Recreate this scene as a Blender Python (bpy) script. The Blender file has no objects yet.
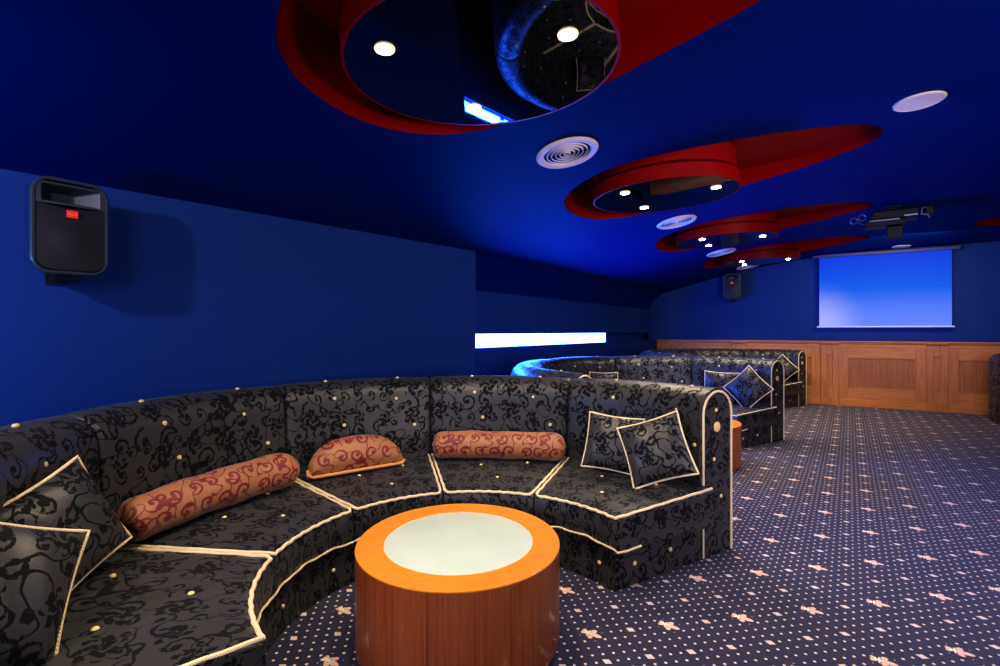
import bpy, bmesh, math, random
from mathutils import Vector, Matrix
from mathutils.geometry import delaunay_2d_cdt
random.seed(7)
SC = bpy.context.scene
COL = SC.collection
PI = math.pi
R = math.radians
UX, UY = .581, .814            # the room's long axis
ZT, P0, KC = 2.88, .65, .0405  # ceiling vault

def pq(p, u):                  # room coordinates (across, along) -> world
    return (p*UY + u*UX, -p*UX + u*UY)
def to_p(x, y): return x*UY - y*UX
def to_u(x, y): return x*UX + y*UY
def ceil_z(x, y):
    p = to_p(x, y)
    return ZT - (KC*(P0-p)**2 if p < P0 else 0)

# ---------------------------------------------------------------- node maths
class E:
    nt = None
    def __init__(s, v): s.v = v
    def op(s, o, *a, clamp=False):
        n = E.nt.nodes.new('ShaderNodeMath'); n.operation = o; n.use_clamp = clamp
        for i, x in enumerate((s,)+a):
            x = x.v if isinstance(x, E) else x
            if isinstance(x, (int, float)): n.inputs[i].default_value = x
            else: E.nt.links.new(x, n.inputs[i])
        return E(n.outputs[0])
    def __add__(s, o): return s.op('ADD', o)
    def __radd__(s, o): return s.op('ADD', o)
    def __sub__(s, o): return s.op('SUBTRACT', o)
    def __rsub__(s, o): return E(o).op('SUBTRACT', s)
    def __mul__(s, o): return s.op('MULTIPLY', o)
    def __rmul__(s, o): return s.op('MULTIPLY', o)
    def __truediv__(s, o): return s.op('DIVIDE', o)
    def lt(s, o): return s.op('LESS_THAN', o)
    def gt(s, o): return s.op('GREATER_THAN', o)
    def fl(s): return s.op('FLOOR')
    def fr(s): return s.op('FRACT')
    def ab(s): return s.op('ABSOLUTE')
    def sin(s): return s.op('SINE')
    def cos(s): return s.op('COSINE')
    def sq(s): return s.op('SQRT')
    def mx(s, o): return s.op('MAXIMUM', o)
    def mn(s, o): return s.op('MINIMUM', o)
    def at2(s, o): return s.op('ARCTAN2', o)
    def soft(s, a, b):         # 1 below a, 0 above b
        n = E.nt.nodes.new('ShaderNodeMapRange'); n.interpolation_type = 'SMOOTHSTEP'
        E.nt.links.new(s.v, n.inputs[0])
        n.inputs[1].default_value = a; n.inputs[2].default_value = b
        n.inputs[3].default_value = 1; n.inputs[4].default_value = 0
        return E(n.outputs[0])

def mat(name, color=(.5,.5,.5), rough=.5, metal=0, spec=.5, emit=None, es=0, sheen=0, coat=0):
    m = bpy.data.materials.new(name); m.use_nodes = True
    b = m.node_tree.nodes['Principled BSDF']
    b.inputs['Base Color'].default_value = (*color, 1)
    b.inputs['Roughness'].default_value = rough
    b.inputs['Metallic'].default_value = metal
    b.inputs['Specular IOR Level'].default_value = spec
    b.inputs['Sheen Weight'].default_value = sheen
    b.inputs['Coat Weight'].default_value = coat
    if emit:
        b.inputs['Emission Color'].default_value = (*emit, 1)
        b.inputs['Emission Strength'].default_value = es
    E.nt = m.node_tree
    return m
def bsdf(m): return m.node_tree.nodes['Principled BSDF']
def lk(a, b): E.nt.links.new(a.v if isinstance(a, E) else a, b)
def mixc(fac, a, b):
    n = E.nt.nodes.new('ShaderNodeMix'); n.data_type = 'RGBA'
    for s, x in ((n.inputs[0], fac), (n.inputs[6], a), (n.inputs[7], b)):
        x = x.v if isinstance(x, E) else x
        if isinstance(x, tuple): s.default_value = (*x, 1)
        elif isinstance(x, (int, float)): s.default_value = x
        else: E.nt.links.new(x, s)
    return n.outputs[2]
def noise(vec, scale, detail=3, dist=0, rough=.5):
    n = E.nt.nodes.new('ShaderNodeTexNoise')
    n.inputs['Scale'].default_value = scale; n.inputs['Detail'].default_value = detail
    n.inputs['Distortion'].default_value = dist; n.inputs['Roughness'].default_value = rough
    if vec is not None: E.nt.links.new(vec, n.inputs['Vector'])
    return n
def coord(kind='UV'):
    return E.nt.nodes.new('ShaderNodeTexCoord').outputs[kind]
def mapped(vec, sc=(1,1,1), rot=(0,0,0)):
    n = E.nt.nodes.new('ShaderNodeMapping'); n.inputs['Scale'].default_value = sc
    n.inputs['Rotation'].default_value = rot
    E.nt.links.new(vec, n.inputs['Vector']); return n.outputs[0]
def sep(vec):
    n = E.nt.nodes.new('ShaderNodeSeparateXYZ'); E.nt.links.new(vec, n.inputs[0])
    return E(n.outputs[0]), E(n.outputs[1]), E(n.outputs[2])
def bump(h, strength=.2, dist=.01):
    n = E.nt.nodes.new('ShaderNodeBump'); n.inputs['Strength'].default_value = strength
    n.inputs['Distance'].default_value = dist; lk(h, n.inputs['Height']); return n.outputs[0]

def scrolls(u, v, s, ox=0., oy=0., w=.17, pitch=3.4, rad=.46):
    """curled tendrils, one spiral to a cell with its own turn and hand"""
    x = u*(1/s)+ox; y = v*(1/s)+oy
    x = x + (y.fl()*.5).fr()           # half-drop rows
    ix, iy = x.fl(), y.fl()
    h = ((ix*12.9898+iy*78.233).sin()*43758.5).fr()
    h2 = ((ix*39.34+iy*11.135).sin()*24634.6).fr()
    fx = x-ix-.5+(h2-.5)*.14; fy = y-iy-.5+(h-.5)*.14
    fx = fx*((h.gt(.5))*2-1)
    r = (fx*fx+fy*fy).sq()
    th = fy.at2(fx)*(1/(2*PI))+h2
    t = ((th+r*pitch).fr()-.5).ab()
    line = t.soft(w*.75, w)
    out = line*r.soft(rad-.04, rad)*(1-r.soft(.03, .05)*.0)
    blob = r.soft(.09, .11)
    cut = ((th*1.0).fr()).gt(.25)      # the outer turn is open on one side
    out = out*(cut.mx(r.lt(rad*.62)))
    return out.mx(blob)
def flowers(u, v, s, ox=0., oy=0., n=3.5, big=.30):
    x = u*(1/s)+ox; y = v*(1/s)+oy
    ix, iy = x.fl(), y.fl()
    h = ((ix*41.17+iy*17.31).sin()*13758.5).fr()
    h2 = ((ix*9.73+iy*67.9).sin()*7634.6).fr()
    fx = x-ix-.5+(h-.5)*.3; fy = y-iy-.5+(h2-.5)*.3
    r = (fx*fx+fy*fy).sq(); th = fy.at2(fx)+h*6.28
    pet = ((th*n).cos().ab()*.5+.5)*big*(h*.5+.6)
    f = (r-pet).soft(-.015, .015)
    ring = ((r*26+th*3).sin()).gt(-.45)
    return f*ring

# ---------------------------------------------------------------- materials
M = {}
def make_mats():
    def paint(name, c, rough=.6, var=.12, spec=.3):
        m = mat(name, c, rough, spec=spec)
        n = noise(coord('Object'), 1.3, 4)
        c2 = tuple(x*(1-var) for x in c)
        lk(mixc(E(n.outputs[0]), c, c2), bsdf(m).inputs['Base Color'])
        n2 = noise(coord('Object'), 160, 2)
        lk(bump(n2.outputs[0], .08, .002), bsdf(m).inputs['Normal'])
        return m
    M['wall'] = paint('blue_wall_paint', (.014, .050, .235), spec=.1)
    M['ceil'] = paint('blue_ceiling_paint', (.0003, .014, .145), spec=.04)
    M['red'] = paint('red_recess_paint', (.26, .0008, .0015), .45, spec=.12)
    M['mirror'] = mat('smoked_mirror', (.13, .14, .19), .02, metal=1)
    M['white'] = paint('white_plastic', (.80, .68, .68), .4)
    M['dark'] = mat('dark_void', (.006, .006, .008), .8)
    M['lamp'] = mat('lamp_glow', (1, 1, 1), .5, emit=(1, .83, .55), es=60)
    M['halo_chrome'] = mat('halo_chrome', (.8, .75, .65), .3, metal=1, emit=(1, .66, .3), es=1.6)  # warm emission on the collar stands in for the halo round the bulb
    M['strip'] = mat('strip_glow', (1, 1, 1), .5, emit=(.16, .42, 1), es=9)
    # ---- jacquard
    m = mat('black_jacquard', (.03, .03, .035), .5, spec=.5, sheen=.05)
    uvv = coord('UV')
    wob = noise(uvv, 9, 2)
    u, v, _ = sep(uvv)
    wsep = sep(wob.outputs['Color'])
    fsep = sep(noise(uvv, 70, 2).outputs['Color'])
    u2 = u+(wsep[0]-.5)*.045+(fsep[0]-.5)*.022; v2 = v+(wsep[1]-.5)*.045+(fsep[1]-.5)*.022
    a = scrolls(u2, v2, .155, w=.15, pitch=2.9)
    b = flowers(u2, v2, .20, .3, .6, big=.36)
    c = scrolls(u2, v2, .10, .37, .21, rad=.42, w=.17, pitch=2.7)
    sel = E(noise(uvv, 6, 1).outputs[0]).gt(.5)
    vine = (E(noise(uvv, 6, 1).outputs[0])-.5).ab().soft(.006, .013)
    pat = (a*(1-sel)).mx(b).mx(c*sel).mx(vine)
    cloud = noise(uvv, 2.5, 2)
    base = mixc(E(cloud.outputs[0]), (.024, .025, .029), (.048, .047, .046))
    lk(mixc(pat*.86, base, (.0025, .003, .005)), bsdf(m).inputs['Base Color'])
    lk(pat*.2+.40, bsdf(m).inputs['Roughness'])
    lk(.5-pat*.42, bsdf(m).inputs['Specular IOR Level'])
    wr = noise(uvv, 14, 3)
    rib = noise(mapped(uvv, (1, 14, 1)), 30, 2)
    lk(bump(E(wr.outputs[0])*.5+pat*.10+E(rib.outputs[0])*.2, .35, .012), bsdf(m).inputs['Normal'])
    M['jac'] = m
    # ---- gold and red scroll cloth
    m = mat('gold_scroll_cloth', (.4, .2, .08), .55, sheen=.2)
    uvv = coord('UV'); u, v, _ = sep(uvv)
    wsep = sep(noise(uvv, 11, 2).outputs['Color'])
    u2 = u+(wsep[0]-.5)*.03; v2 = v+(wsep[1]-.5)*.03
    a = scrolls(u2, v2, .105, .2, .1, w=.20, pitch=2.6)
    vine = (E(noise(uvv, 9, 1).outputs[0])-.5).ab().soft(.012, .022)
    pat = a.mx(vine)
    cl = noise(uvv, 60, 3)
    base = mixc(E(cl.outputs[0]), (.25, .088, .030), (.40, .18, .070))
    lk(mixc(pat, base, (.16, .004, .010)), bsdf(m).inputs['Base Color'])
    w2 = noise(uvv, 13, 3)
    lk(bump(E(w2.outputs[0])+pat*.15, .4, .012), bsdf(m).inputs['Normal'])
    M['gold'] = m
    # ---- piping cord
    m = mat('cream_cord', (.80, .62, .36), .6)
    w = E.nt.nodes.new('ShaderNodeTexWave'); w.inputs['Scale'].default_value = 60
    w.bands_direction = 'DIAGONAL'
    lk(coord('Object'), w.inputs['Vector'])
    lk(mixc(E(w.outputs[1]), (.74, .56, .32), (.95, .80, .55)), bsdf(m).inputs['Base Color'])
    lk(bump(w.outputs[1], .5, .004), bsdf(m).inputs['Normal'])
    M['cord'] = m
    M['button'] = mat('cream_button', (.80, .60, .28), .4)
    M['goldcord'] = mat('gold_cord', (.62, .28, .08), .5)
    # ---- woods
    def wood(name, c1, c2, sc=(14, 14, .6), rough=.32, coat=.3, bands=None):
        m = mat(name, c1, rough, coat=coat)
        oc = coord('Object')
        n = noise(mapped(oc, sc), 3.0, 5, .6)
        f = E(n.outputs[0])
        cr = E.nt.nodes.new('ShaderNodeMapRange'); lk(f, cr.inputs[0])
        cr.inputs[1].default_value = .32; cr.inputs[2].default_value = .68
        col = mixc(E(cr.outputs[0]), c1, c2)
        if bands:
            x, y, z = sep(oc)
            ang = y.at2(x)*(bands/(2*PI))
            h = ((ang.fl()*12.9898).sin()*4375.5).fr()
            edge = ((ang.fr()-.5).ab()).gt(.492)
            col = mixc(h*.45, col, tuple(q*.35 for q in c1))
            col = mixc(edge*.5, col, (.02, .006, .002))
        lk(col, bsdf(m).inputs['Base Color'])
        lk(bump(f, .05, .002), bsdf(m).inputs['Normal'])
        return m
    M['topwood'] = wood('honey_veneer', (.80, .25, .022), (.86, .30, .032), (3, 12, 3), .3)
    M['sidewood'] = wood('cherry_veneer', (.50, .135, .036), (.30, .070, .020), (26, 26, .8), .35, bands=9)
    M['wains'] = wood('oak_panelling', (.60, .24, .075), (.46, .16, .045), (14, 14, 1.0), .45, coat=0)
    M['field'] = wood('oak_shaded_field', (.50, .18, .055), (.36, .115, .034), (14, 14, 1.0), .45, coat=0)  # darker copy of the oak: shade of the sunk fields put into the colour
    M['wainsh'] = wood('oak_rail', (.68, .28, .08), (.52, .19, .05), (1.2, 1.2, 16), .45, coat=0)
    m = mat('frosted_glass', (.60, .70, .62), .22, spec=.6, coat=.4)
    n = noise(coord('Object'), 5, 3)
    lk(mixc(E(n.outputs[0]), (.66, .76, .68), (.52, .63, .55)), bsdf(m).inputs['Base Color'])
    M['glass'] = m
    # ---- speaker
    M['plastic'] = mat('black_plastic', (.008, .009, .011), .5, spec=.3)
    M['rim'] = mat('grey_plastic', (.030, .045, .058), .35)
    m = mat('perforated_grille', (.02, .02, .022), .5, metal=.3)
    x, y, z = sep(coord('Object'))
    gx = (x*1400).sin()*(z*1400).sin()
    lk(mixc(gx.gt(.2), (.026, .028, .032), (.010, .010, .012)), bsdf(m).inputs['Base Color'])
    M['grille'] = m
    M['badge'] = mat('red_badge', (.75, .02, .015), .4, emit=(1, .03, .02), es=.25)
    M['badgetext'] = mat('pale_red_ink', (.9, .30, .25), .4)
    # ---- screen: the light falling on it is put in as an emissive gradient
    m = mat('screen_painted_light', (.35, .42, .6), .8, spec=0)
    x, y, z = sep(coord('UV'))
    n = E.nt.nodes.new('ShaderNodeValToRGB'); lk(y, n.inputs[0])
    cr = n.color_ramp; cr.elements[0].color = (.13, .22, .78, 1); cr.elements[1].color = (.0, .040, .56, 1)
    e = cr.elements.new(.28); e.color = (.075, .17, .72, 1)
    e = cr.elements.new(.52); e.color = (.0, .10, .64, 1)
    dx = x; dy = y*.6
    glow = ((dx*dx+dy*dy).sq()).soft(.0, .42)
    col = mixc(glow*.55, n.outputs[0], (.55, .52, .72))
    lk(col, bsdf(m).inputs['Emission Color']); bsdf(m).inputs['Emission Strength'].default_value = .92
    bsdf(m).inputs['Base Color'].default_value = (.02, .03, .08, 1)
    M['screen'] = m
    # ---- carpet
    m = mat('fleur_carpet', (.03, .03, .07), .9, spec=.15, sheen=.15)
    x, y, z = sep(coord('Object'))
    p = x*UY-y*UX; q = x*UX+y*UY
    def cellxy(s, op, oq):
        a = p*(1/s)+op; b = q*(1/s)+oq
        ia, ib = a.fl(), b.fl()
        return (a-ia-.5)*s, (b-ib-.5)*s, ia, ib
    G = .2725
    # phase: one fleur stands at p=-.202, u=3.452
    op = .5+.155/G; oq = .5-3.452/G
    a, b, ia, ib = cellxy(G, op, oq)
    par = ((ia+ib)*.5).fr().gt(.25)        # 0 -> fleur, 1 -> diamond
    def ell(a, b, ca, cb, sa, sb, rot=0):
        xa = a-ca; xb = b-cb
        if rot:
            c_, s_ = math.cos(rot), math.sin(rot)
            xa, xb = xa*c_+xb*s_, xb*c_-xa*s_
        xa = xa/sa; xb = xb/sb
        return (xa*xa+xb*xb)
    k = .050
    fl = ell(a, b, .40*k, 0, .62*k, .27*k)
    for s_ in (1, -1):
        fl = fl.mn(ell(a, b, .06*k, .46*k*s_, .30*k, .24*k, .9*s_))
        fl = fl.mn(ell(a, b, -.70*k, .20*k*s_, .26*k, .17*k, -.5*s_))
    fl = fl.mn(ell(a, b, -.30*k, 0, .11*k, .50*k)).mn(ell(a, b, -.62*k, 0, .34*k, .16*k))
    flm = fl.soft(.85, 1.1)*(1-par)
    cream = ell(a, b, -.35*k, 0, .35*k, .35*k).soft(.6, 1.2)
    dia = ((a.ab()/.023+b.ab()/.017)).soft(.9, 1.15)*par
    a2, b2, _, _ = cellxy(G, op+.5, oq+.5)
    dia2 = ((a2.ab()/.023+b2.ab()/.017)).soft(.9, 1.15)
    S = G/4
    a3, b3, _, _ = cellxy(S, op*G/S, oq*G/S)
    a4, b4, _, _ = cellxy(S, op*G/S+.5, oq*G/S+.5)
    d3 = ((a3*a3+b3*b3).sq()).soft(.0050, .0077)
    d4 = ((a4*a4+b4*b4).sq()).soft(.0050, .0077)
    clear = ((a*a+b*b).sq()).gt(.052).mx(par)
    dots = d3.mx(d4)*clear
    pile = noise(coord('Object'), 900, 2)
    base = mixc(E(pile.outputs[0]), (.018, .018, .048), (.038, .036, .088))
    col = mixc(dots, base, (.80, .68, .54))
    col = mixc(dia.mx(dia2), col, (.80, .62, .56))
    col = mixc(flm, col, mixc(cream, (.85, .55, .44), (.95, .84, .66)))
    lk(col, bsdf(m).inputs['Base Color'])
    lk(bump(pile.outputs[0], .4, .004), bsdf(m).inputs['Normal'])
    M['carpet'] = m
make_mats()

# ---------------------------------------------------------------- mesh helpers
def tag(o, label=None, cat=None, group=None, kind=None):
    if label: o['label'] = label
    if cat: o['category'] = cat
    if group: o['group'] = group
    if kind: o['kind'] = kind
    return o
def empty(name, loc=(0,0,0), rz=0):
    o = bpy.data.objects.new(name, None); COL.objects.link(o)
    o.location = loc; o.rotation_euler = (0, 0, rz); o.empty_display_size = .1
    return o
class MB:
    def __init__(s): s.v, s.f, s.uv, s.mi = [], [], [], []
    def face(s, idx, uv=None, mi=0):
        s.f.append(tuple(idx)); s.uv.append(uv); s.mi.append(mi)
    def add(s, *vs):
        k = len(s.v); s.v.extend([tuple(a) for a in vs]); return k
    def box(s, lo, hi, mtx=None):
        k = len(s.v)
        for z in (lo[2], hi[2]):
            for x, y in ((lo[0], lo[1]), (hi[0], lo[1]), (hi[0], hi[1]), (lo[0], hi[1])):
                p = Vector((x, y, z))
                if mtx: p = mtx @ p
                s.v.append(tuple(p))
        for q in ((3,2,1,0), (4,5,6,7), (0,1,5,4), (1,2,6,5), (2,3,7,6), (3,0,4,7)):
            s.face([k+i for i in q])
        return s
    def lathe(s, prof, n=48, c=(0,0,0), a0=0, a1=2*PI, closed=False):
        k = len(s.v); full = abs(a1-a0-2*PI) < 1e-6
        m = n if full else n+1
        for i in range(m):
            a = a0+(a1-a0)*i/n
            for r, z in prof: s.v.append((c[0]+r*math.cos(a), c[1]+r*math.sin(a), c[2]+z))
        L = len(prof)
        ln = [0]
        for j in range(1, L): ln.append(ln[-1]+math.dist(prof[j], prof[j-1]))
        for i in range(n):
            i2 = (i+1) % m
            for j in range(L if closed else L-1):
                j2 = (j+1) % L
                s.face((k+i*L+j, k+i2*L+j, k+i2*L+j2, k+i*L+j2))
        return s
    def tube(s, pts, r, n=8, closed=False, caps=True):
        pts = [Vector(p) for p in pts]; N = len(pts); k = len(s.v)
        up = Vector((0, 0, 1)); prev = None
        for i in range(N):
            a = pts[(i-1) % N] if (closed or i > 0) else pts[i]
            b = pts[(i+1) % N] if (closed or i < N-1) else pts[i]
            t = (b-a)
            t = t.normalized() if t.length > 1e-9 else Vector((1, 0, 0))
            if prev is None:
                x = t.cross(up)
                if x.length < .1: x = t.cross(Vector((1, 0, 0)))
            else:
                x = prev-t*prev.dot(t)
                if x.length < 1e-4: x = t.cross(up)
            x.normalize(); prev = x; y = t.cross(x)
            for j in range(n):
                q = 2*PI*j/n
                s.v.append(tuple(pts[i]+(x*math.cos(q)+y*math.sin(q))*r))
        for i in range(N if closed else N-1):
            i2 = (i+1) % N
            for j in range(n):
                s.face((k+i*n+j, k+i*n+(j+1) % n, k+i2*n+(j+1) % n, k+i2*n+j))
        if caps and not closed:
            s.face([k+j for j in reversed(range(n))]); s.face([k+(N-1)*n+j for j in range(n)])
        return s
    def build(s, name, m, parent=None, smooth=35, mats=None, bevel=0):
        me = bpy.data.meshes.new(name); me.from_pydata(s.v, [], s.f)
        uvl = me.uv_layers.new(name='UVMap')
        for poly, uv in zip(me.polygons, s.uv):
            for q, li in enumerate(poly.loop_indices):
                if uv: uvl.data[li].uv = uv[q]
                else:
                    c = me.vertices[me.loops[li].vertex_index].co
                    nrm = poly.normal
                    if abs(nrm.z) > .6: uvl.data[li].uv = (c.x, c.y)
                    elif abs(nrm.x) > abs(nrm.y): uvl.data[li].uv = (c.y, c.z)
                    else: uvl.data[li].uv = (c.x, c.z)
        for mm in (mats or [m]): me.materials.append(mm)
        for poly, mi in zip(me.polygons, s.mi): poly.material_index = mi
        bm = bmesh.new(); bm.from_mesh(me); bmesh.ops.recalc_face_normals(bm, faces=bm.faces)
        bm.to_mesh(me); bm.free()
        if smooth:
            me.shade_smooth(); me.set_sharp_from_angle(angle=R(smooth))
        o = bpy.data.objects.new(name, me); COL.objects.link(o)
        if parent: o.parent = parent
        if bevel:
            b = o.modifiers.new('bevel', 'BEVEL'); b.width = bevel; b.segments = 2; b.limit_method = 'ANGLE'
        return o
def kids(o): return [c for c in bpy.data.objects if c.parent == o]
def copy_tree(o, parent=None):
    c = o.copy(); COL.objects.link(c); c.parent = parent
    for ch in kids(o): copy_tree(ch, c)
    return c
def frame(loc, rz, scale=1):
    return Matrix.Translation(loc) @ Matrix.Rotation(rz, 4, 'Z') @ Matrix.Scale(scale, 4)

# ---------------------------------------------------------------- room shell
def wall_seg(name, a, b, z0, z1, th, m, outside=1):
    a, b = Vector((*a, 0)), Vector((*b, 0)); d = b-a; L = d.length
    ang = math.atan2(d.y, d.x)
    mb = MB().box((0, 0, z0), (L, th*outside, z1), frame(a, ang))
    o = mb.build(name, m, smooth=0); tag(o, kind='structure'); return o

fl = MB()
c = [pq(-5, -4), pq(6.5, -4), pq(6.5, 13), pq(-5, 13)]
fl.add(*[(x, y, 0) for x, y in c]); fl.face((0, 1, 2, 3))
fl.add(*[(x, y, -.1) for x, y in c]); fl.face((7, 6, 5, 4))
for i in range(4): fl.face((i, i+4, (i+1) % 4+4, (i+1) % 4))
tag(fl.build('floor', M['carpet'], smooth=0), kind='structure')

# near left wall with the loudspeaker
NW = Vector((-2.48, 2.43, 0)); ND = Vector((.616, .788, 0))
P1 = NW+ND*3.60; PB = NW-ND*6.2
mb = MB()
out = Vector((-.788, .616, 0))
q = [PB, P1, P1+out*1.0, PB+out*1.0]
mb.add(*[(v.x, v.y, 0) for v in q]); mb.add(*[(v.x, v.y, 3.1) for v in q])
mb.face((0,1,2,3)); mb.face((4,5,6,7))
for i in range(4): mb.face((i, (i+1) % 4, (i+1) % 4+4, i+4))
tag(mb.build('wall_left', M['wall'], smooth=0), kind='structure')
# slot wall beyond it, with the long lit slot
PW = -3.5
def ubox(mb, p0, p1, u0, u1, z0, z1):
    k = len(mb.v)
    for z in (z0, z1):
        for p, u in ((p0, u0), (p1, u0), (p1, u1), (p0, u1)):
            mb.v.append((*pq(p, u), z))
    for f in ((3,2,1,0), (4,5,6,7), (0,1,5,4), (1,2,6,5), (2,3,7,6), (3,0,4,7)): mb.face([k+i for i in f])
    return mb
mb = MB()
ubox(mb, PW-.3, PW, 3.2, 11.6, 0, 1.20)
ubox(mb, PW-.3, PW, 3.2, 11.6, 1.365, 3.1)
ubox(mb, PW-.32, PW-.14, 3.2, 11.6, 1.19, 1.37)
tag(mb.build('wall_alcove', M['wall'], smooth=0), kind='structure')
o = ubox(MB(), PW-.135, PW-.10, 3.3, 8.33, 1.202, 1.363).build('strip_light', M['strip'], smooth=0)
tag(o, 'long glowing blue white strip light set in a slot along the blue wall', 'light')
# far wall
WC = Vector((6.26, 9.35, 0)); WD = Vector((.857, -.515, 0)); WN = Vector((-.515, -.857, 0))
FA = math.atan2(WD.y, WD.x)
def fw(t, d=0, z=0): v = WC+WD*t+WN*d; return Vector((v.x, v.y, z))
wall_seg('wall_far', fw(-3.6)[:2], fw(7.5)[:2], 0, 3.1, .2, M['wall'], 1)
# right wall and back wall
wall_seg('wall_right', pq(5.9, 13), pq(5.9, -3.4), 0, 3.1, .2, M['wall'], 1)
wall_seg('wall_back', pq(6.2, -3.2), pq(-6.5, -3.2), 0, 3.1, .2, M['wall'], 1)

# rounded cove where the alcove wall meets the ceiling, and the rounded corner to the far wall
mb = MB(); n = 14
prof = [(-3.16, 2.292)]+[(-3.16-.335*math.sin(R(a)), 2.285-.42*(1-math.cos(R(a)))) for a in range(0, 91, 9)]
us = [4.12, 6, 8, 10, 11.2]
for u in us:
    for p, z in prof: mb.v.append((*pq(p, u), z))
for i in range(len(us)-1):
    for j in range(len(prof)-1):
        a = i*len(prof)+j; mb.face((a, a+1, a+len(prof)+1, a+len(prof)))
tag(mb.build('trim_8', M['ceil'], smooth=60), kind='structure')
mb = MB(); A = Vector(pq(PW+.004, 10.35)); B = Vector(pq(PW+.05, 11.0)); C_ = Vector(fw(-2.55, .004)[:2])
for i in range(17):
    t = i/16; q = A*(1-t)**2+B*2*t*(1-t)+C_*t*t
    mb.v += [(q.x, q.y, 1.212), (q.x, q.y, 2.6)]
for i in range(16): mb.face((2*i, 2*i+2, 2*i+3, 2*i+1))
tag(mb.build('wall_corner', M['wall'], smooth=60), kind='structure')

# ---- ceiling with the tapering cut-outs
OUT2 = [(.585,4.476),(.599,4.25),(.695,4.06),(.808,3.93),(.939,3.836),(1.206,3.74),(1.501,3.668),(1.764,3.602),(2.024,3.542),(2.345,3.485),(2.594,3.482),(2.781,3.56),(2.888,3.754),(2.832,3.99),(2.671,4.33),(2.321,4.699),(2.026,4.943),(1.657,5.139),(1.387,5.2),(1.108,5.15),(.842,4.971),(.673,4.734)]
def smooth_loop(pts, n=4):
    out = []; N = len(pts)
    for i in range(N):
        a, b, c_, d = [Vector(pts[(i+j) % N]) for j in (-1, 0, 1, 2)]
        for s in range(n):
            t = s/n
            out.append(.5*((2*b)+(-a+c_)*t+(2*a-5*b+4*c_-d)*t*t+(-a+3*b-3*c_+d)*t**3))
    return [(v.x, v.y) for v in out]
base_loop = smooth_loop(OUT2)
OFFS = [(-3.06, -4.40), (-1.53, -2.20), (0, 0), (1.50, 2.08), (2.96, 4.05)]
loops = [[(x+dx, y+dy) for x, y in base_loop] for dx, dy in OFFS]
# the row on the other side of the room, turned half round
tip = Vector((2.86, 3.68))
for q in ((6.45, 6.653), (7.9, 8.75)):
    loops.append([(q[0]-(x-tip.x), q[1]-(y-tip.y)) for x, y in base_loop])
ZREC = 2.95
def inside(x, y, lp):
    r = False; n = len(lp); j = n-1
    for i in range(n):
        xi, yi = lp[i]; xj, yj = lp[j]
        if (yi > y) != (yj > y) and x < (xj-xi)*(y-yi)/(yj-yi)+xi: r = not r
        j = i
    return r
verts, edges = [], []
for lp in loops:
    k = len(verts); verts += [Vector(p) for p in lp]
    edges += [(k+i, k+(i+1) % len(lp)) for i in range(len(lp))]
NP, NU = 44, 44
for i in range(NP+1):
    for j in range(NU+1):
        x, y = pq(-5+11.2*i/NP, -3.6+16.4*j/NU)
        if not any(inside(x, y, lp) or min((x-a)**2+(y-b)**2 for a, b in lp) < .0025 for lp in loops):
            verts.append(Vector((x, y)))
res = delaunay_2d_cdt(verts, edges, [], 0, 1e-5)
mb = MB(); mb.v = [(v.x, v.y, ceil_z(v.x, v.y)) for v in res[0]]
for f in res[2]:
    cx = sum(res[0][i].x for i in f)/len(f); cy = sum(res[0][i].y for i in f)/len(f)
    if not any(inside(cx, cy, lp) for lp in loops): mb.face(f)
o = mb.build('ceiling', M['ceil'], smooth=60); tag(o, kind='structure')
# flip towards the room
for lp_i, lp in enumerate(loops):
    mb = MB(); n = len(lp)
    k = mb.add(*[(x, y, ceil_z(x, y)) for x, y in lp]); mb.add(*[(x, y, ZREC) for x, y in lp])
    for i in range(n): mb.face((i, (i+1) % n, n+(i+1) % n, n+i))
    mb.face([n+i for i in range(n)])
    o = mb.build('trim_%d' % (lp_i+1), M['red'], smooth=50); tag(o, kind='structure')
    # the thin lip between the blue ceiling and the red recess
# slab over everything
o = ubox(MB(), -5, 6.2, -3.6, 12.8, 3.1, 3.2).build('ceiling_slab', M['dark'], smooth=0); tag(o, kind='structure')

# ---------------------------------------------------------------- mirrored drums
SPOTS = [(-.40, -.21), (-.06, .385), (.36, -.25)]
DZ = 1.2+1.4
TILT = Vector((-(.03*UY+.04*UX), -(-.03*UX+.04*UY), 1)).normalized()
TQ = Vector((0, 0, 1)).rotation_difference(TILT)
def make_drum():
    t = empty('ceiling_light')
    r = .622
    mb = MB().lathe([(.02, .30), (r-.022, .30), (r-.022, .140), (r-.08, .135), (r-.08, .110), (r, .110), (r, 0), (r-.014, 0)], 96)
    mb.build('drum', M['red'], t)
    mb = MB().lathe([(r-.013, .002), (.0001, .002)], 96)
    mb.build('mirror_panel', M['mirror'], t, smooth=0)
    for sx, sy in SPOTS:
        b = MB().lathe([(.030, .0), (.030, -.006), (.041, -.006), (.043, .0015)], 24, (sx, sy, 0)).build('spotlight', M['halo_chrome'], t)
        MB().lathe([(.034, -.0065), (.018, -.010), (.0001, -.012)], 24, (sx, sy, 0)).build('bulb', M['lamp'], b)
    return t
drum = make_drum()
C2 = (1.465, 4.386)
DO = [(-3.06, -4.30), (-1.547, -2.13), (0, 0), (1.53, 2.12), (3.03, 4.12)]
dl = ['round mirrored ceiling light in its red recess behind the camera',
      'largest and nearest round mirrored ceiling light with three spots in a red recess',
      'round mirrored ceiling light between the two slotted vents, second from the front',
      'round mirrored ceiling light third from the front, beyond the second vent',
      'farthest and smallest round mirrored ceiling light, above the far loudspeaker']
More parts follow.
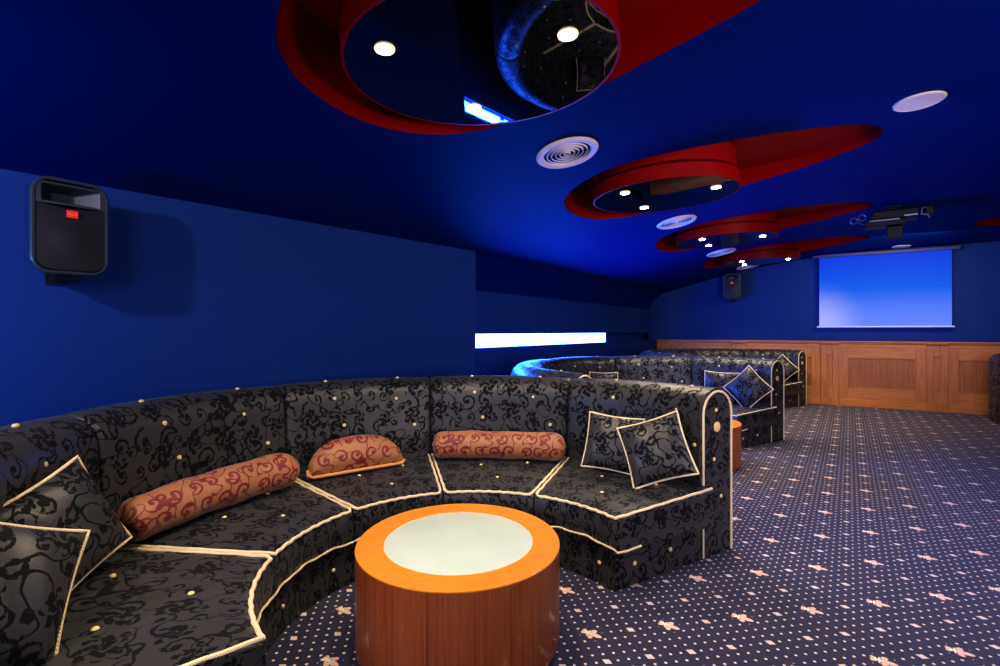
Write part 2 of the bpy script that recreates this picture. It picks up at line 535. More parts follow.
for i in (1, 0, 2, 3, 4):
    if i == 1: o = drum
    elif i == 0: continue
    else: o = copy_tree(drum)
    o.location = (C2[0]+DO[i][0], C2[1]+DO[i][1], DZ); o.rotation_mode = 'QUATERNION'; o.rotation_quaternion = TQ
    tag(o, dl[i], 'ceiling light', 'mirrored spotlight drums in the ceiling')
def spot(loc, power, color=(1, .82, .58), size=R(105), blend=.6, rad=.03, aim=None):
    l = bpy.data.lights.new('lamp', 'SPOT'); l.energy = power; l.color = color
    l.spot_size = size; l.spot_blend = blend; l.shadow_soft_size = rad
    o = bpy.data.objects.new('lamp_beam', l); COL.objects.link(o); o.location = loc
    if aim: o.rotation_euler = (Vector(aim)-Vector(loc)).to_track_quat('-Z', 'Y').to_euler()
    return o
SP = 62
for i in range(5):
    for sx, sy in SPOTS:
        w = TQ @ Vector((sx, sy, -.03)); spot((C2[0]+DO[i][0]+w.x, C2[1]+DO[i][1]+w.y, DZ+w.z), SP)

# ---------------------------------------------------------------- vents, ceiling discs
def on_ceiling(o, x, y, drop=0):
    e = .05
    gx = (ceil_z(x+e, y)-ceil_z(x-e, y))/(2*e); gy = (ceil_z(x, y+e)-ceil_z(x, y-e))/(2*e)
    n = Vector((-gx, -gy, 1)).normalized()
    o.rotation_mode = 'QUATERNION'
    o.rotation_quaternion = Vector((0, 0, 1)).rotation_difference(n)
    o.location = Vector((x, y, ceil_z(x, y)))-n*drop
def make_vent():
    t = empty('ceiling_vent'); r = .222
    MB().lathe([(r, 0), (r, -.008), (r-.014, -.020), (r-.05, -.014), (r-.056, .0)], 64).build('outer_ring', M['white'], t)
    MB().lathe([(r-.052, -.001), (.0001, -.001)], 48).build('backing', M['dark'], t, smooth=0)
    for i in range(5):
        q = .148-i*.030
        MB().lathe([(q, -.003), (q-.003, -.013), (q-.008, -.014), (q-.006, -.004)], 48, closed=True).build('louvre', M['white'], t)
    return t
VL = ['large round white ceiling vent with ring louvres beside the nearest red recess',
      'round ceiling vent between the second and third red recess',
      'small round ceiling vent in front of the farthest red recess',
      'tiny round ceiling vent above the far loudspeaker']
v0 = make_vent()
for i, (x, y) in enumerate([(.476, 3.483), (2.046, 5.681), (3.532, 7.831), (4.862, 9.60)]):
    o = v0 if i == 0 else copy_tree(v0)
    on_ceiling(o, x, y, .001); tag(o, VL[i], 'vent', 'round ceiling vents')
for (x, y), lab in (((2.69, 3.146), 'flat round pale disc loudspeaker in the blue ceiling, upper right'),
                    ((7.0, 8.55), 'small round disc loudspeaker in the ceiling above the projection screen')):
    t = empty('ceiling_speaker'); r = .135
    MB().lathe([(r, 0), (r, -.006), (r-.010, -.012), (r-.016, -.010)], 48).build('rim', M['white'], t)
    MB().lathe([(r-.015, -.010), (.0001, -.013)], 48).build('grille', M['white'], t)
    on_ceiling(t, x, y, .001); tag(t, lab, 'ceiling speaker')

# ---------------------------------------------------------------- curved sofa
SEAMS = [R(222), R(181), R(141), R(104), R(66.5), R(31)][::-1]
def inset(prof, d):
    if d < 1e-6: return prof
    N = len(prof); out = []
    cx = sum(p[0] for p in prof)/N; cz = sum(p[1] for p in prof)/N
    for i in range(N):
        a, b, c_ = prof[i-1], prof[i], prof[(i+1) % N]
        tx, tz = c_[0]-a[0], c_[1]-a[1]; L = math.hypot(tx, tz) or 1
        nx, nz = tz/L, -tx/L
        if (cx-b[0])*nx+(cz-b[1])*nz < 0: nx, nz = -nx, -nz
        out.append((b[0]+nx*d, max(b[1]+nz*d, 0.0)))
    return out
def polar_block(prof, a0, a1, r0=.03, r1=.03, n=18, puff=None, rm=1.4):
    """closed (r,z) profile swept about the sofa's centre with softened ends"""
    st = []
    for i in range(5):
        ph = i/4*PI/2
        if r0: st.append((a0+r0*(1-math.cos(ph))/rm if 0 else a0+(r0*(1-math.sin(PI/2-ph)))/rm*0+ (r0*(1-math.cos(ph)))/rm, r0*(1-math.sin(ph))))
    if not r0: st.append((a0, 0))
    s_in, e_in = a0+(r0/rm), a1-(r1/rm)
    for i in range(1, n): st.append((s_in+(e_in-s_in)*i/n, 0))
    if r1:
        for i in range(5):
            ph = PI/2*(1-i/4)
            st.append((a1-(r1*(1-math.cos(ph)))/rm, r1*(1-math.sin(ph))))
    else: st.append((a1, 0))
    mb = MB(); L = len(prof)
    ln = [0]
    for j in range(1, L+1): ln.append(ln[-1]+math.dist(prof[j % L], prof[j-1]))
    for a, d in st:
        t = (a-a0)/(a1-a0)
        for j, (r, z) in enumerate(inset(prof, d)):
            if puff:
                pr, pz = puff(j, prof[j], t); r += pr; z += pz
            mb.v.append((r*math.cos(a), r*math.sin(a), z))
    for i in range(len(st)-1):
        for j in range(L):
            j2 = (j+1) % L
            u0, u1 = st[i][0]*rm, st[i+1][0]*rm
            mb.face((i*L+j, (i+1)*L+j, (i+1)*L+j2, i*L+j2), [(u0, ln[j]), (u1, ln[j]), (u1, ln[j+1]), (u0, ln[j+1])])
    for i, a in ((0, a0), (len(st)-1, a1)):
        mb.face([i*L+j for j in range(L)], [(prof[j][0]+a, prof[j][1]) for j in range(L)])
    return mb
RI, RS, RB, RO, HB = .857, 1.62, 1.60, 1.90, 1.035
seat_prof = [(RI+.012, .235), (RI, .25), (RI-.004, .32), (RI, .392), (RI+.01, .405), (RI+.03, .412),
             (1.0, .422), (1.15, .432), (1.3, .441), (1.45, .448), (RS, .45), (RS+.01, .235), (1.3, .232), (1.0, .232)]
seat_prof2 = [(min(a, 1.60), b) for a, b in seat_prof]
base_prof = [(RI+.02, .004), (RI+.02, .12), (RI+.02, .228), (1.3, .23), (RS+.0, .23), (RS+.0, .004), (1.2, .004)]
cr = (RO-RB)/2; cm = (RO+RB)/2
back_prof = [(RB+.0, .004), (RB, .25), (RB-.005, .42), (RB-.015, .55), (RB-.012, .68), (RB-.004, .78), (RB, HB-cr)]
back_prof += [(cm-cr*math.cos(R(a)), HB-cr+cr*math.sin(R(a))) for a in range(15, 180, 15)]
back_prof += [(RO, HB-cr), (RO, .75), (RO, .5), (RO, .25), (RO, .004)]
def pol(r, a, z): return (r*math.cos(a), r*math.sin(a), z)
def button(parent, pos, nrm, r=.0125, name='button'):
    n = Vector(nrm).normalized()
    q = Vector((0, 0, 1)).rotation_difference(n).to_matrix()
    mb = MB().lathe([(r, -.004), (r*.98, .002), (r*.7, .006), (.0001, .008)], 14)
    mb.v = [tuple(q @ Vector(v)+Vector(pos)) for v in mb.v]
    return mb.build(name, M['button'], parent)
def make_sofa():
    t = empty('curved_sofa')
    N = len(SEAMS)-1
    for s in range(N):
        a0, a1 = SEAMS[s], SEAMS[s+1]
        e0 = 0 if s == 0 else .022; e1 = 0 if s == N-1 else .022
        g = .002
        def puff(j, p, tt):
            if 6 <= j <= 9: return 0, .014*math.sin(PI*tt)**.6
            return 0, 0
        def puffb(j, p, tt):
            k = math.sin(PI*tt)**.5 if 0 < tt < 1 else 0
            if e0 == 0 and tt < .5: k = 1
            if e1 == 0 and tt > .5: k = 1
            if 3 <= j <= 7: return -.012*k+.006, 0
            if 8 <= j <= 16: return 0, .010*k
            return 0, 0
        base = polar_block(base_prof, a0+g/1.4, a1-g/1.4, 0, 0).build('base', M['jac'], t)
        b0, b1 = a0, a1
        if s == 0: a0 -= .058
        if s == N-1: a1 += .050
        seat = polar_block(seat_prof2 if s in (0, N-1) else seat_prof, a0+g, a1-g, .012, .012, puff=puff).build('seat_cushion', M['jac'], t, smooth=50)
        back = polar_block(back_prof, b0+(g if e0 else 0), b1-(g if e1 else 0), e0, e1, puff=puffb, rm=1.7).build('backrest', M['jac'], t, smooth=50)
        # cord round the cushion's top edge
        pts = []
        i0 = .014; ri, ro_ = RI+.006, 1.60
        nn = 14
        rad = [ri+.02+(ro_-ri-.02)*k/nn for k in range(nn+1)]
        def zt(r): return .413+(r-RI)*.05 if r < 1.0 else .420+(r-1.0)*.065
        wob = lambda k: .0025*math.sin(k*2.3+s)
        if s in (0, N-1): rad = [x*.995 for x in rad]
        for k, r in enumerate(reversed(rad)): pts.append(pol(r, a0+i0/r+wob(k)/r, zt(r)+.002))
        na = 22
        for k in range(na+1):
            a = a0+.03+(a1-a0-.06)*k/na
            pts.append(pol(ri-.004+wob(k), a, .408+wob(k+3)*.6))
        for k, r in enumerate(rad): pts.append(pol(r, a1-i0/r+wob(k)/r, zt(r)+.002))
        MB().tube(pts, .0085, 8).build('piping', M['cord'], seat)
        # lower cord between cushion and base
        lo = [pol(RI-.002+.003*math.sin(k*1.7), a0+.004+(a1-a0-.008)*k/na, .236+.004*math.sin(k*.9+s)+(.012*math.sin(PI*k/na))) for k in range(na+1)]
        if s == 0: lo = [pol(RI+.16-.05*k, a0-.002, .243-.004*k) for k in range(3)]+lo
        if s == N-1: lo = lo+[pol(RI+.05+.05*k, a1+.002, .236+.004*k) for k in range(3)]
        MB().tube(lo, .006, 6).build('lower_piping', M['cord'], seat)
        # buttons
        for fr, r in ((.25, 1.38), (.62, 1.30), (.45, 1.06)):
            a = a0+(a1-a0)*fr
            button(seat, pol(r, a, zt(r)+.014), (0, 0, 1), .012)
        for fr, z in ((.25, .90), (.68, .93), (.12, .70), (.62, .74)):
            a = a0+(a1-a0)*fr
            rr = RB-.019 if z < .82 else RB+.002
            button(back, pol(rr, a, z), (-math.cos(a), -math.sin(a), .15), .0125)
        for fr in (.22, .70):
            a = a0+(a1-a0)*fr
            button(back, pol(cm-.03, a, HB+.008), (0, 0, 1), .0125)
        for fr in (.2, .8):
            a = b0+(b1-b0)*fr
            button(base, pol(RI+.018, a, .12), (-math.cos(a), -math.sin(a), 0), .011)
    for s, (a, sg) in enumerate(((SEAMS[0], -1), (SEAMS[-1], 1))):
        def pt(r, z, off=.004): 
            x, y = r*math.cos(a), r*math.sin(a)
            return (x-sg*math.sin(a)*off, y+sg*math.cos(a)*off, z)
        nrm = (-sg*math.sin(a), sg*math.cos(a), 0)
        w = .012
        arc = [pt(RB+w, z) for z in (.01, .1, .2)]
        endp = MB().tube(arc+[pt(RB+w, .232)], .006, 8).build('end_piping', M['cord'], t)
        arc = [pt(RB+w, z) for z in (.455, .55, .65, .75, HB-cr)]
        arc += [pt(cm-(cr-w)*math.cos(R(q)), HB-cr+(cr-w)*math.sin(R(q))) for q in range(12, 180, 12)]
        arc += [pt(RO-w, z) for z in (HB-cr, .7, .5, .3, .15, .01)]
        MB().tube(arc, .008, 8).build('end_piping', M['cord'], t)
        button(t, pt(cm, .80, 0), nrm, .033, 'large_button')
        for r, z in ((cm-.01, .905), (cm-.03, .60), (cm+.04, .36), (1.32, .13), (1.03, .12)):
            button(t, pt(r, z, 0), nrm, .013)
        # cord running back over the shoulder of the end
        pts = [pol(RB+.05+k*.05, a-sg*(.02+.006*k), HB-.02+.009*k) for k in range(3)]
    return t
sofa = make_sofa()
SC1 = (-.14, 2.17)
SOFA = [((-.14, 2.17), 0, 'nearest curved black jacquard sofa with cream piping around the round wooden table'),
        ((2.01, 5.30), 0, 'second curved black sofa, directly behind the nearest one'),
        ((4.23, 8.32), 0, 'third and farthest curved black sofa, against the wood panelling')]
for i, (c_, rz, lab) in enumerate(SOFA):
    o = sofa if i == 0 else copy_tree(sofa)
    o.location = (c_[0], c_[1], 0); o.rotation_euler.z = rz
    if i == 2: o.scale = (.955, .955, 1)
    tag(o, lab, 'sofa', 'curved black sofas in a row')
o = copy_tree(sofa)
# its end panel shows at the right edge of the view
ang = R(130)-SEAMS[0]; o.rotation_euler.z = ang
a = R(130)
edge = Vector((7.98, 8.0))
o.location = (edge.x-RO*math.cos(a), edge.y-RO*math.sin(a), 0)
tag(o, 'dark curved sofa cut off at the right edge, in front of the panelling', 'sofa', 'curved black sofas in a row')

# ---------------------------------------------------------------- drum tables
def make_table():
    t = empty('coffee_table')
    r = .461; h = .443
    MB().lathe([(r-.035, .0), (r-.035, .03)], 72).build('plinth', M['dark'], t)
    MB().lathe([(r-.04, .025), (r-.004, .025), (r-.001, .03), (r-.001, h-.009), (r-.004, h-.008)], 96).build('drum_body', M['sidewood'], t)
    MB().lathe([(r-.01, h-.009), (r, h-.008), (r+.0005, h-.003), (r-.003, h), (.342, h), (.340, h-.006), (.340, h-.02)], 96).build('top_ring', M['topwood'], t)
    MB().lathe([(.3395, h-.012), (.3395, h-.004), (.334, h-.002), (.334, h-.010)], 96).build('rim', M['cord'], t)
    MB().lathe([(.334, h-.012), (.334, h-.004), (.33, h-.003), (.0001, h-.003)], 96).build('glass_top', M['glass'], t, smooth=20)
    return t
tb = make_table(); tb.location = (-.189, 2.26, 0); tb.rotation_euler.z = R(20)
tag(tb, 'round honey wood drum coffee table with frosted glass centre, in the foreground', 'table', 'round wooden drum tables')
t2 = copy_tree(tb); t2.location = (2.07, 5.24, 0)
tag(t2, 'round wooden drum table half hidden behind the end of the nearest sofa', 'table', 'round wooden drum tables')
t3 = copy_tree(tb); t3.location = (4.05, 8.28, 0)
tag(t3, 'round wooden drum table inside the farthest curved sofa', 'table', 'round wooden drum tables')

# ---------------------------------------------------------------- cushions
def make_pillow(w=.42, th=.075, m='jac'):
    t = empty('throw_cushion')
    n = 22; mb = MB()
    def P(u, v, side):
        k = (1-abs(u)**2.6)*(1-abs(v)**2.6)
        pinch = 1-.07*(1-u*u)*abs(v)**3; pinch2 = 1-.07*(1-v*v)*abs(u)**3
        x = u*w/2*pinch2; z = v*w/2*pinch
        y = side*th*max(k, 0)**.55
        y += .004*math.sin(9*u+4*v)*max(k, 0)
        return (x, y, z)
    for side in (1, -1):
        k = len(mb.v)
        for i in range(n+1):
            for j in range(n+1): mb.v.append(P(-1+2*i/n, -1+2*j/n, side))
        for i in range(n):
            for j in range(n):
                a = k+i*(n+1)+j
                f = (a, a+n+1, a+n+2, a+1)
                uv = [(mb.v[q][0]+side*.7, mb.v[q][2]) for q in f]
                mb.face(f, uv)
    b = mb.build('cover', M[m], t, smooth=80)
    pts = []
    for (ua, va), (ub, vb) in (((-1,-1),(1,-1)), ((1,-1),(1,1)), ((1,1),(-1,1)), ((-1,1),(-1,-1))):
        for s in range(14):
            q = s/14; pts.append(P(ua+(ub-ua)*q, va+(vb-va)*q, 1))
    MB().tube(pts, .0075, 8, closed=True).build('piping', M['cord'], t)
    return t
pil = make_pillow()
def place_pillow(loc, yaw, tilt, roll, label, first=[True], s=1, grp='black throw cushions with cream piping'):
    """yaw: heading the face looks to; tilt: lean back; roll: turn in its own plane"""
    o = pil if first[0] else copy_tree(pil); first[0] = False
    m = Matrix.Rotation(yaw+PI/2, 4, 'Z') @ Matrix.Rotation(-tilt, 4, 'X') @ Matrix.Rotation(roll, 4, 'Y')
    o.rotation_euler = m.to_euler(); o.location = loc; o.scale = (s, s, s)
    tag(o, label, 'cushion', grp); return o
def ring(c_, r, deg, z): return (c_[0]+r*math.cos(R(deg)), c_[1]+r*math.sin(R(deg)), z)
S1, S2, S3 = SOFA[0][0], SOFA[1][0], SOFA[2][0]
place_pillow((.74, 3.22, .665), R(245), R(20), R(4), 'upright black cushion behind the tilted one on the right end of the nearest sofa', s=.87)
place_pillow((.95, 2.99, .675), R(240), R(22), R(-22), 'tilted black cushion in front, on the right end of the nearest sofa', s=.92)
place_pillow((-1.57, 1.76, .685), R(-5), R(20), R(-16), 'black cushion leaning on the backrest at the left, partly behind another', s=.93)
place_pillow((-1.42, 1.37, .665), R(-14), R(26), R(31), 'foremost black cushion at the left edge of the photo', s=.96)
place_pillow(ring(S2, 1.40, 38, .68), R(225), R(18), R(43), 'black cushion standing on its corner on the second sofa')
place_pillow(ring(S2, 1.45, 52, .655), R(240), R(14), R(2), 'flat edged black cushion behind the cornerwise one on the second sofa')
place_pillow(ring(S2, 1.42, 115, .64), R(285), R(14), R(2), 'black cushion whose top edge just shows above the nearest sofa back')
place_pillow(ring(S3, 1.40, 40, .68), R(225), R(18), R(43), 'black cushion standing on its corner on the farthest sofa')

# ---------------------------------------------------------------- bolsters
def make_bolster(L, r, bend, name='bolster_cushion', taper=.0):
    t = empty(name); mb = MB(); n, k = 40, 28
    rows = []
    ee = r*.75
    for i in range(n+1):
        s = -1+2*i/n
        d = (1-abs(s))*L/2
        rr = r*(1-(1-min(d/ee, 1))**2.2)**.5 if d < ee else r
        rr = max(rr, .002)*(1+taper*s)*(1+.03*math.sin(s*11))
        x = s*L/2; y = bend*(1-s*s)
        rows.append((x, y, rr))
        for j in range(k):
            q = 2*PI*j/k
            w = 1+.015*math.sin(3*q+s*7)
            zz = rr*.93*math.sin(q)*w
            mb.v.append((x, y+rr*math.cos(q)*w, zz))
    for i in range(n):
        for j in range(k):
            j2 = (j+1) % k
            u0, u1 = rows[i][0], rows[i+1][0]; v0, v1 = 2*PI*r*j/k, 2*PI*r*(j+1)/k
            mb.face((i*k+j, i*k+j2, (i+1)*k+j2, (i+1)*k+j), [(u0, v0), (u0, v1), (u1, v1), (u1, v0)])
    mb.face([j for j in range(k)]); mb.face([n*k+j for j in range(k)])
    mb.build('cover', M['gold'], t, smooth=80)
    return t
def lay(o, a, b, z, extra=0):
    a, b = Vector(a), Vector(b); d = b-a
    o.location = ((a.x+b.x)/2, (a.y+b.y)/2, z); o.rotation_euler = (0, extra, math.atan2(d.y, d.x))
b1 = make_bolster(.96, .108, .05, taper=.04); lay(b1, (-1.62, 2.12), (-1.27, 2.98), .568)
tag(b1, 'long gold and red scroll bolster on the left of the nearest sofa', 'bolster', 'gold and red scroll pillows')
b3 = make_bolster(.98, .105, .04); lay(b3, (-.50, 3.60), (.48, 3.52), .565)
tag(b3, 'long gold and red scroll bolster at the back of the nearest sofa, by dark cushions', 'bolster', 'gold and red scroll pillows')
# half-moon cushion
t = empty('half_moon_cushion'); mb = MB(); n, k = 30, 10
W2, H2, T2 = .33, .235, .085
for side in (1, -1):
    kk = len(mb.v)
    for i in range(n+1):
        s = -1+2*i/n
        top = H2*(1-abs(s)**2.6)**.5
        for j in range(k+1):
            q = j/k; prof_ = max((1-abs(s)**4), 0)**.5*(math.sin(PI*min(q*.5+.5, 1)) if q > .0 else 1)
            bulge = (1-q**3)**.5*max(1-abs(s)**3.5, 0)**.5
            mb.v.append((s*W2, side*T2*bulge*(.35+.65*min(1, q*3+.0) if q < .34 else 1), top*q))
    for i in range(n):
        for j in range(k):
            a = kk+i*(k+1)+j; f = (a, a+k+1, a+k+2, a+1)
            mb.face(f, [(mb.v[q][0], mb.v[q][2]+side) for q in f])
    if side == 1: kf = kk
    else:
        for i in range(n):
            a, b = kf+i*(k+1), kk+i*(k+1)
            mb.face((a, a+k+1, b+k+1, b))
mb.build('cover', M['gold'], t, smooth=70)
pts = [(-W2*.98, -.01, .05), (-W2*.99, -.025, .02)]+[(W2*s/10, -.040-.012*(1-(s/10)**2), .002) for s in range(-9, 10)]+[(W2*.99, -.02, .02)]
MB().tube(pts, .011, 8).build('piping', M['goldcord'], t)
d = (Vector((-.72, 3.47))-Vector((-1.21, 3.12)))
t.location = (-.95, 3.28, .465); t.rotation_euler = (R(-18), 0, math.atan2(d.y, d.x))
tag(t, 'half moon gold and red scroll cushion between the two long bolsters', 'cushion', 'gold and red scroll pillows')

# ---------------------------------------------------------------- loudspeakers
def rrect(w, h, r, n=7, bulge=0):
    pts = []
    for cx, cz, a0 in ((w/2-r, h/2-r, 0), (-w/2+r, h/2-r, 90), (-w/2+r, -h/2+r, 180), (w/2-r, -h/2+r, 270)):
        for i in range(n+1):
            a = R(a0+90*i/n); x = cx+r*math.cos(a); z = cz+r*math.sin(a)
            z += bulge*(1-(2*x/w)**2)*(1 if z > 0 else -1)*(abs(z)/(h/2))
            pts.append((x, z))
    return pts
def loft(rings, cap0=True, cap1=True):
    mb = MB(); L = len(rings[0])
    for rg in rings: mb.v.extend(rg)
    for i in range(len(rings)-1):
        for j in range(L):
            j2 = (j+1) % L; mb.face((i*L+j, i*L+j2, (i+1)*L+j2, (i+1)*L+j))
    if cap0: mb.face([j for j in range(L)])
    if cap1: mb.face([(len(rings)-1)*L+j for j in range(L)])
    return mb
def make_speaker():
    t = empty('wall_speaker')     # face looks to -y
    W, H = .30, .45
    def rg(w, h, r, y, b=.014): return [(x, y, z) for x, z in rrect(w, h, r, bulge=b)]
    loft([rg(W*.62, H*.85, .05, .22), rg(W*.70, H*.9, .05, .19), rg(W, H, .07, .03), rg(W, H, .07, .008), rg(W-.012, H-.012, .065, 0),
          rg(W-.030, H-.030, .048, 0), rg(W-.036, H-.036, .046, .008)], True, False).build('cabinet', M['rim'], t)
    # grille with bowed front over the lower two thirds
    gw, zt_, zb = W-.036, .105, -H/2+.022
    mb = MB(); nx, nz = 16, 18
    for i in range(nx+1):
        x = -gw/2+gw*i/nx
        for j in range(nz+1):
            q = j/nz
            top = zt_-.012*(1-(2*x/gw)**2)
            bot = zb-.010*(1-(2*x/gw)**2)
            e = max(0, abs(2*x/gw)-.72)/.28
            bot += .04*e*e
            y = .006-.010*(1-(2*x/gw)**2)*math.sin(PI*q)**.5
            rr = math.hypot(x, (bot+(top-bot)*q)+.055)
            if rr < .085: y -= .006*math.cos(rr/.085*PI/2)
            mb.v.append((x, y, bot+(top-bot)*q))
    for i in range(nx):
        for j in range(nz):
            a = i*(nz+1)+j; mb.face((a, a+1, a+nz+2, a+nz+1))
    mb.build('grille', M['grille'], t)
    # horn mouth
    hw, h0, h1 = .112, .114, .202
    horn = loft([[(x*gw/2, .004, z) for x, z in ((-1, h0-.01), (1, h0-.01), (1, h1-.01), (.86, h1+.006), (-.86, h1+.006), (-1, h1-.01))],
                 [(x*hw, .002, z) for x, z in ((-1, h0), (1, h0), (1, h1-.012), (.9, h1-.006), (-.9, h1-.006), (-1, h1-.012))],
                 [(x*hw*.4-.015, .085, z) for x, z in ((-1, h0+.02), (1, h0+.02), (1, h1-.035), (.9, h1-.03), (-.9, h1-.03), (-1, h1-.035))]], False, True)
    horn.build('horn', M['rim'], t, smooth=30)
    bd = MB().box((-.022, -.012, .045), (.022, -.006, .080)).build('badge', M['badge'], t, smooth=0)
    cu = bpy.data.curves.new('lettering', 'FONT'); cu.body = 'RCF'; cu.size = .020; cu.extrude = .0006
    cu.align_x = 'CENTER'; cu.materials.append(M['badgetext'])
    tmp = bpy.data.objects.new('lettering_curve', cu)
    tx = bpy.data.objects.new('lettering', bpy.data.meshes.new_from_object(tmp)); bpy.data.objects.remove(tmp)
    COL.objects.link(tx); tx.parent = bd
    tx.location = (0, -.013, .056); tx.rotation_euler = (PI/2, 0, 0)
    # bracket
    mb = MB().box((-.05, .05, -H/2-.028), (.05, .16, -H/2-.018)).box((-.012, .10, -H/2-.028), (.012, .30, -H/2-.010)).box((-.04, .285, -H/2-.04), (.04, .30, -H/2+.10))
    mb.build('bracket', M['plastic'], t, smooth=0)
    return t
spk = make_speaker()
# near wall faces along +(.788,-.616)
sa = math.atan2(ND.y, ND.x)
wp = NW+ND*.215+Vector((.788, -.616, 0))*.305
spk.location = (wp.x, wp.y, 1.91); spk.rotation_euler.z = sa+R(2)
tag(spk, 'large black wall loudspeaker with red badge on the near blue wall', 'speaker', 'black wall loudspeakers')
s2 = copy_tree(spk); s2.location = fw(-1.63, .38, 2.30); s2.rotation_euler = (0, 0, FA); s2.scale = (1.12,)*3
tag(s2, 'small distant black loudspeaker high on the far blue wall', 'speaker', 'black wall loudspeakers')

# ---------------------------------------------------------------- panelling on the far wall
def fbox(mb, t0, t1, d0, d1, z0, z1):
    mb.box((t0, -d1, z0), (t1, -d0, z1), frame(WC, FA)); return mb
T0, T1 = -3.5, 7.2
mb = MB()
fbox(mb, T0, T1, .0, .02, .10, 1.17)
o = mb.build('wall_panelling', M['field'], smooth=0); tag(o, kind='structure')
mb = MB(); fbox(mb, T0, T1, 0, .055, 0, .12); fbox(mb, T0, T1, 0, .045, .12, .135)
tag(mb.build('baseboard_far', M['wainsh'], smooth=0, bevel=.004), kind='structure')
mb = MB(); fbox(mb, T0, T1, 0, .045, 1.10, 1.165); fbox(mb, T0, T1, 0, .065, 1.165, 1.19); fbox(mb, T0, T1, 0, .085, 1.19, 1.212)
tag(mb.build('trim_20', M['wainsh'], smooth=0, bevel=.004), kind='structure')
k = 0
cpos = [-3.08+i*1.55 for i in range(7)]
for i, cc in enumerate(cpos):
    if cc > T1: break
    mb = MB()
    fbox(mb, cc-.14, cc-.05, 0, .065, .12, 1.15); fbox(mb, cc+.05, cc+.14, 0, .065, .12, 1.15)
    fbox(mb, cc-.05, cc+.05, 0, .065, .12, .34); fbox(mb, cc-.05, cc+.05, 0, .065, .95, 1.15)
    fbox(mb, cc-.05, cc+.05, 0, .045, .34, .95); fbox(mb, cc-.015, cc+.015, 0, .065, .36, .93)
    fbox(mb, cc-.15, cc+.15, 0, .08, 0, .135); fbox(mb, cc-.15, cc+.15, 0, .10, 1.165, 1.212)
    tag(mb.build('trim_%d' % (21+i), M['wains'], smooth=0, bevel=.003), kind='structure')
    a, b = cc+.14, cc+1.41
    if b > T1: continue
    mb = MB()
    fbox(mb, a, a+.15, .0, .04, .12, 1.12); fbox(mb, b-.15, b, .0, .04, .12, 1.12)
    tag(mb.build('trim_%d' % (31+i), M['wains'], smooth=0, bevel=.003), kind='structure')
    mb = MB()
    fbox(mb, a+.15, b-.15, .0, .04, .12, .33); fbox(mb, a+.15, b-.15, .0, .04, .90, 1.12)
    # bead round the sunk field
    for z in (.335, .885): fbox(mb, a+.15, b-.15, 0, .032, z, z+.015)
    tag(mb.build('trim_%d' % (41+i), M['wainsh'], smooth=0, bevel=.003), kind='structure')

# ---------------------------------------------------------------- projection screen
t = empty('projection_screen', fw(.80, .12, 0), FA)
def lbox(x0, x1, y0, y1, z0, z1): return MB().box((x0, y0, z0), (x1, y1, z1))
mw = mat('white_enamel', (.04, .06, .22), .5)
lbox(-1.06, 1.06, -.035, .035, 2.785, 2.845).build('housing', mw, t, bevel=.01)
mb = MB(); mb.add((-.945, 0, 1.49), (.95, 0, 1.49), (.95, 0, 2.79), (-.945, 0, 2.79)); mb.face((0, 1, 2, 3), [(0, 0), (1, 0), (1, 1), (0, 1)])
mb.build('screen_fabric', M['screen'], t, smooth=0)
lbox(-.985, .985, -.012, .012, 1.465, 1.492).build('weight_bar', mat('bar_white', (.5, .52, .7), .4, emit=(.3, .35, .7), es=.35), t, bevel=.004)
MB().tube([(.02+.035*math.cos(R(q)), 0, 1.435+.035*math.sin(R(q))) for q in range(0, 360, 20)], .003, 6, closed=True).build('pull_ring', M['dark'], t)
lbox(-1.0, -.9, .0, .10, 2.80, 2.83).build('wall_bracket', M['dark'], t); lbox(.9, 1.0, .0, .10, 2.80, 2.83).build('wall_bracket', M['dark'], t)
tag(t, 'pulled down projection screen on the far wall, with a painted blue light gradient', 'screen')

# ---------------------------------------------------------------- projector
PY = 5.85
px_ = lambda x, y, Y=PY: ((x-500)/490*Y, Y, 1.4+(331-y)/490*Y)
c_ = px_(892, 217)
t = empty('projector', (c_[0], c_[1], c_[2]), R(-35))
lbox(-.20, .24, -.16, .16, -.045, .065).build('body', M['plastic'], t, bevel=.02)
lbox(-.26, .12, -.14, .14, -.115, -.055).build('lower_shelf', M['plastic'], t, bevel=.006)
lbox(-.03, .03, -.03, .03, .06, 2.88-c_[2]-.0).build('ceiling_mount', M['plastic'], t)
lbox(-.09, .09, -.09, .09, 2.865-c_[2], 2.882-c_[2]).build('mount_plate', M['plastic'], t)
lbox(-.05, .10, -.05, .05, -.26, -.12).build('hanging_box', M['plastic'], t, bevel=.006)
chr_ = mat('dull_steel', (.30, .30, .42), .3, metal=.8)
lbox(-.22, .06, -.17, -.155, -.062, -.050).build('trim_rail', chr_, t); lbox(.10, .22, -.17, -.155, -.035, -.018).build('trim_rail', chr_, t)
MB().tube([(.30, -.16, .04), (.26, -.17, .04), (.25, -.17, -.03), (.31, -.17, -.045), (.32, -.17, -.085)], .009, 8).build('steel_hook', chr_, t)
lbox(.29, .37, -.12, .02, -.03, .06).build('side_box', M['plastic'], t, bevel=.01)
for dx, dz in ((-.37, -.02), (-.29, .01)):
    MB().tube([(dx+.036*math.cos(R(q)), -.10, dz+.036*math.sin(R(q))) for q in range(0, 360, 20)], .006, 6, closed=True).build('cable_loop', chr_, t)
MB().tube([(-.33, -.10, -.05), (-.28, -.08, -.07), (-.20, -.05, -.03)], .006, 6).build('cable', chr_, t)
MB().tube([(.24, -.05, 0), (.30, -.05, .0)], .012, 6).build('cable', M['plastic'], t)
tag(t, 'black projector with cable loops hung from the ceiling before the screen', 'projector')

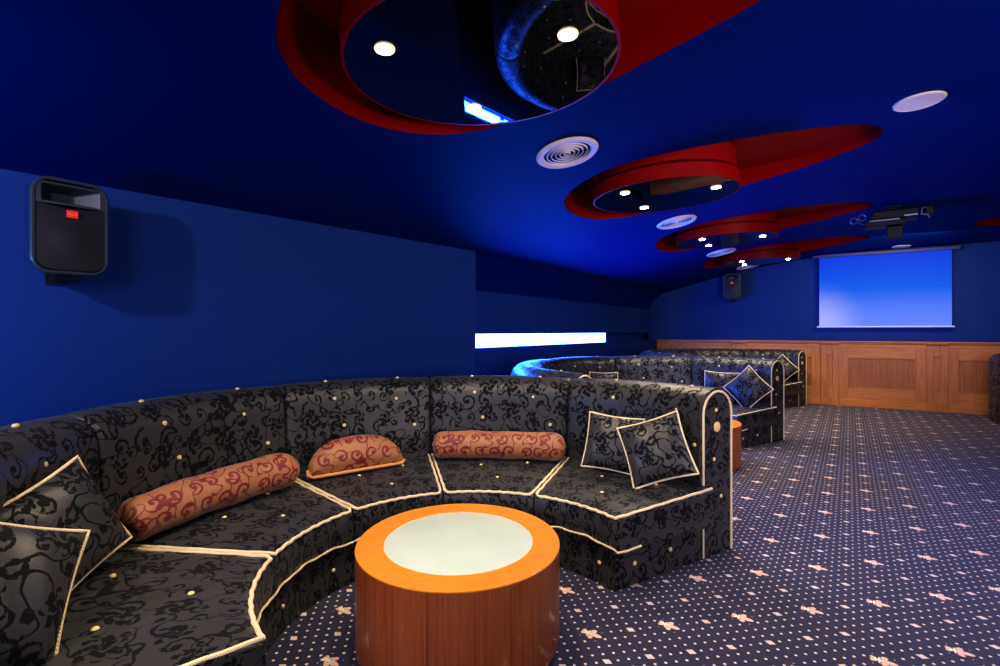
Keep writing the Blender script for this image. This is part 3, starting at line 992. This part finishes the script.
# ---------------------------------------------------------------- lights
def area(loc, aim, size, power, color, name='fill'):
    l = bpy.data.lights.new(name, 'AREA'); l.energy = power; l.color = color; l.size = size
    o = bpy.data.objects.new('area_lamp', l); COL.objects.link(o); o.location = loc
    o.rotation_euler = (Vector(aim)-Vector(loc)).to_track_quat('-Z', 'Y').to_euler(); return o
area((*pq(1.2, -2.2), 2.2), (1.0, 2.6, .0), 1.4, 50, (.80, .82, 1))
area((3.2, 2.4, 2.5), (3.0, 3.6, 0), 1.2, 32, (.85, .80, 1))
# the lamp to the left that throws the loudspeaker's shadow
spot((-2.28, .62, 2.30), 85, (.85, .72, .95), R(105), .6, .05, aim=(-1.6, 3.2, .9))
area((6.2, 7.2, 2.7), (6.9, 8.8, .5), .8, 34, (1, .75, .5))
l = area((2.6, -1.2, 1.2), (2.3, 3.6, 2.9), .8, 52, (1, .80, .84), 'uplight'); l.data.spread = R(110)
q = NW-ND*1.6+Vector((.788, -.616, 0))*.5
area((q.x, q.y, 1.5), (-1.5, 2.4, .7), .5, 26, (.05, .35, 1), 'blue_side')
# blue wash from the light slot
for u in (4.6, 5.9, 7.2):
    l = bpy.data.lights.new('wash', 'AREA'); l.energy = 110; l.color = (.01, .13, 1); l.shape = 'RECTANGLE'; l.size = 1.2; l.size_y = .14
    o = bpy.data.objects.new('slot_wash', l); COL.objects.link(o)
    x, y = pq(PW-.08, u); o.location = (x, y, 1.28)
    tx, ty = pq(0, u)
    o.rotation_euler = (Vector((tx, ty, 3.6))-Vector((x, y, 1.28))).to_track_quat('-Z', 'Y').to_euler()
w = bpy.data.worlds.new('world'); SC.world = w; w.use_nodes = True
w.node_tree.nodes['Background'].inputs[0].default_value = (.01, .02, .08, 1)
w.node_tree.nodes['Background'].inputs[1].default_value = .3

# ---------------------------------------------------------------- camera
cam = bpy.data.cameras.new('camera'); co = bpy.data.objects.new('camera', cam); COL.objects.link(co)
co.location = (0, 0, 1.4); co.rotation_euler = (PI/2, 0, 0)
cam.sensor_width = 36; cam.lens = 490/1000*36; cam.shift_y = -(333-331)/1000
cam.clip_start = .05
SC.camera = co
SC.view_settings.view_transform = 'Standard'
SC.view_settings.look = 'Medium High Contrast'
SC.view_settings.exposure = .15
SC.cycles.max_bounces = 8
SC.cycles.sample_clamp_indirect = 4
SC.cycles.use_denoising = True
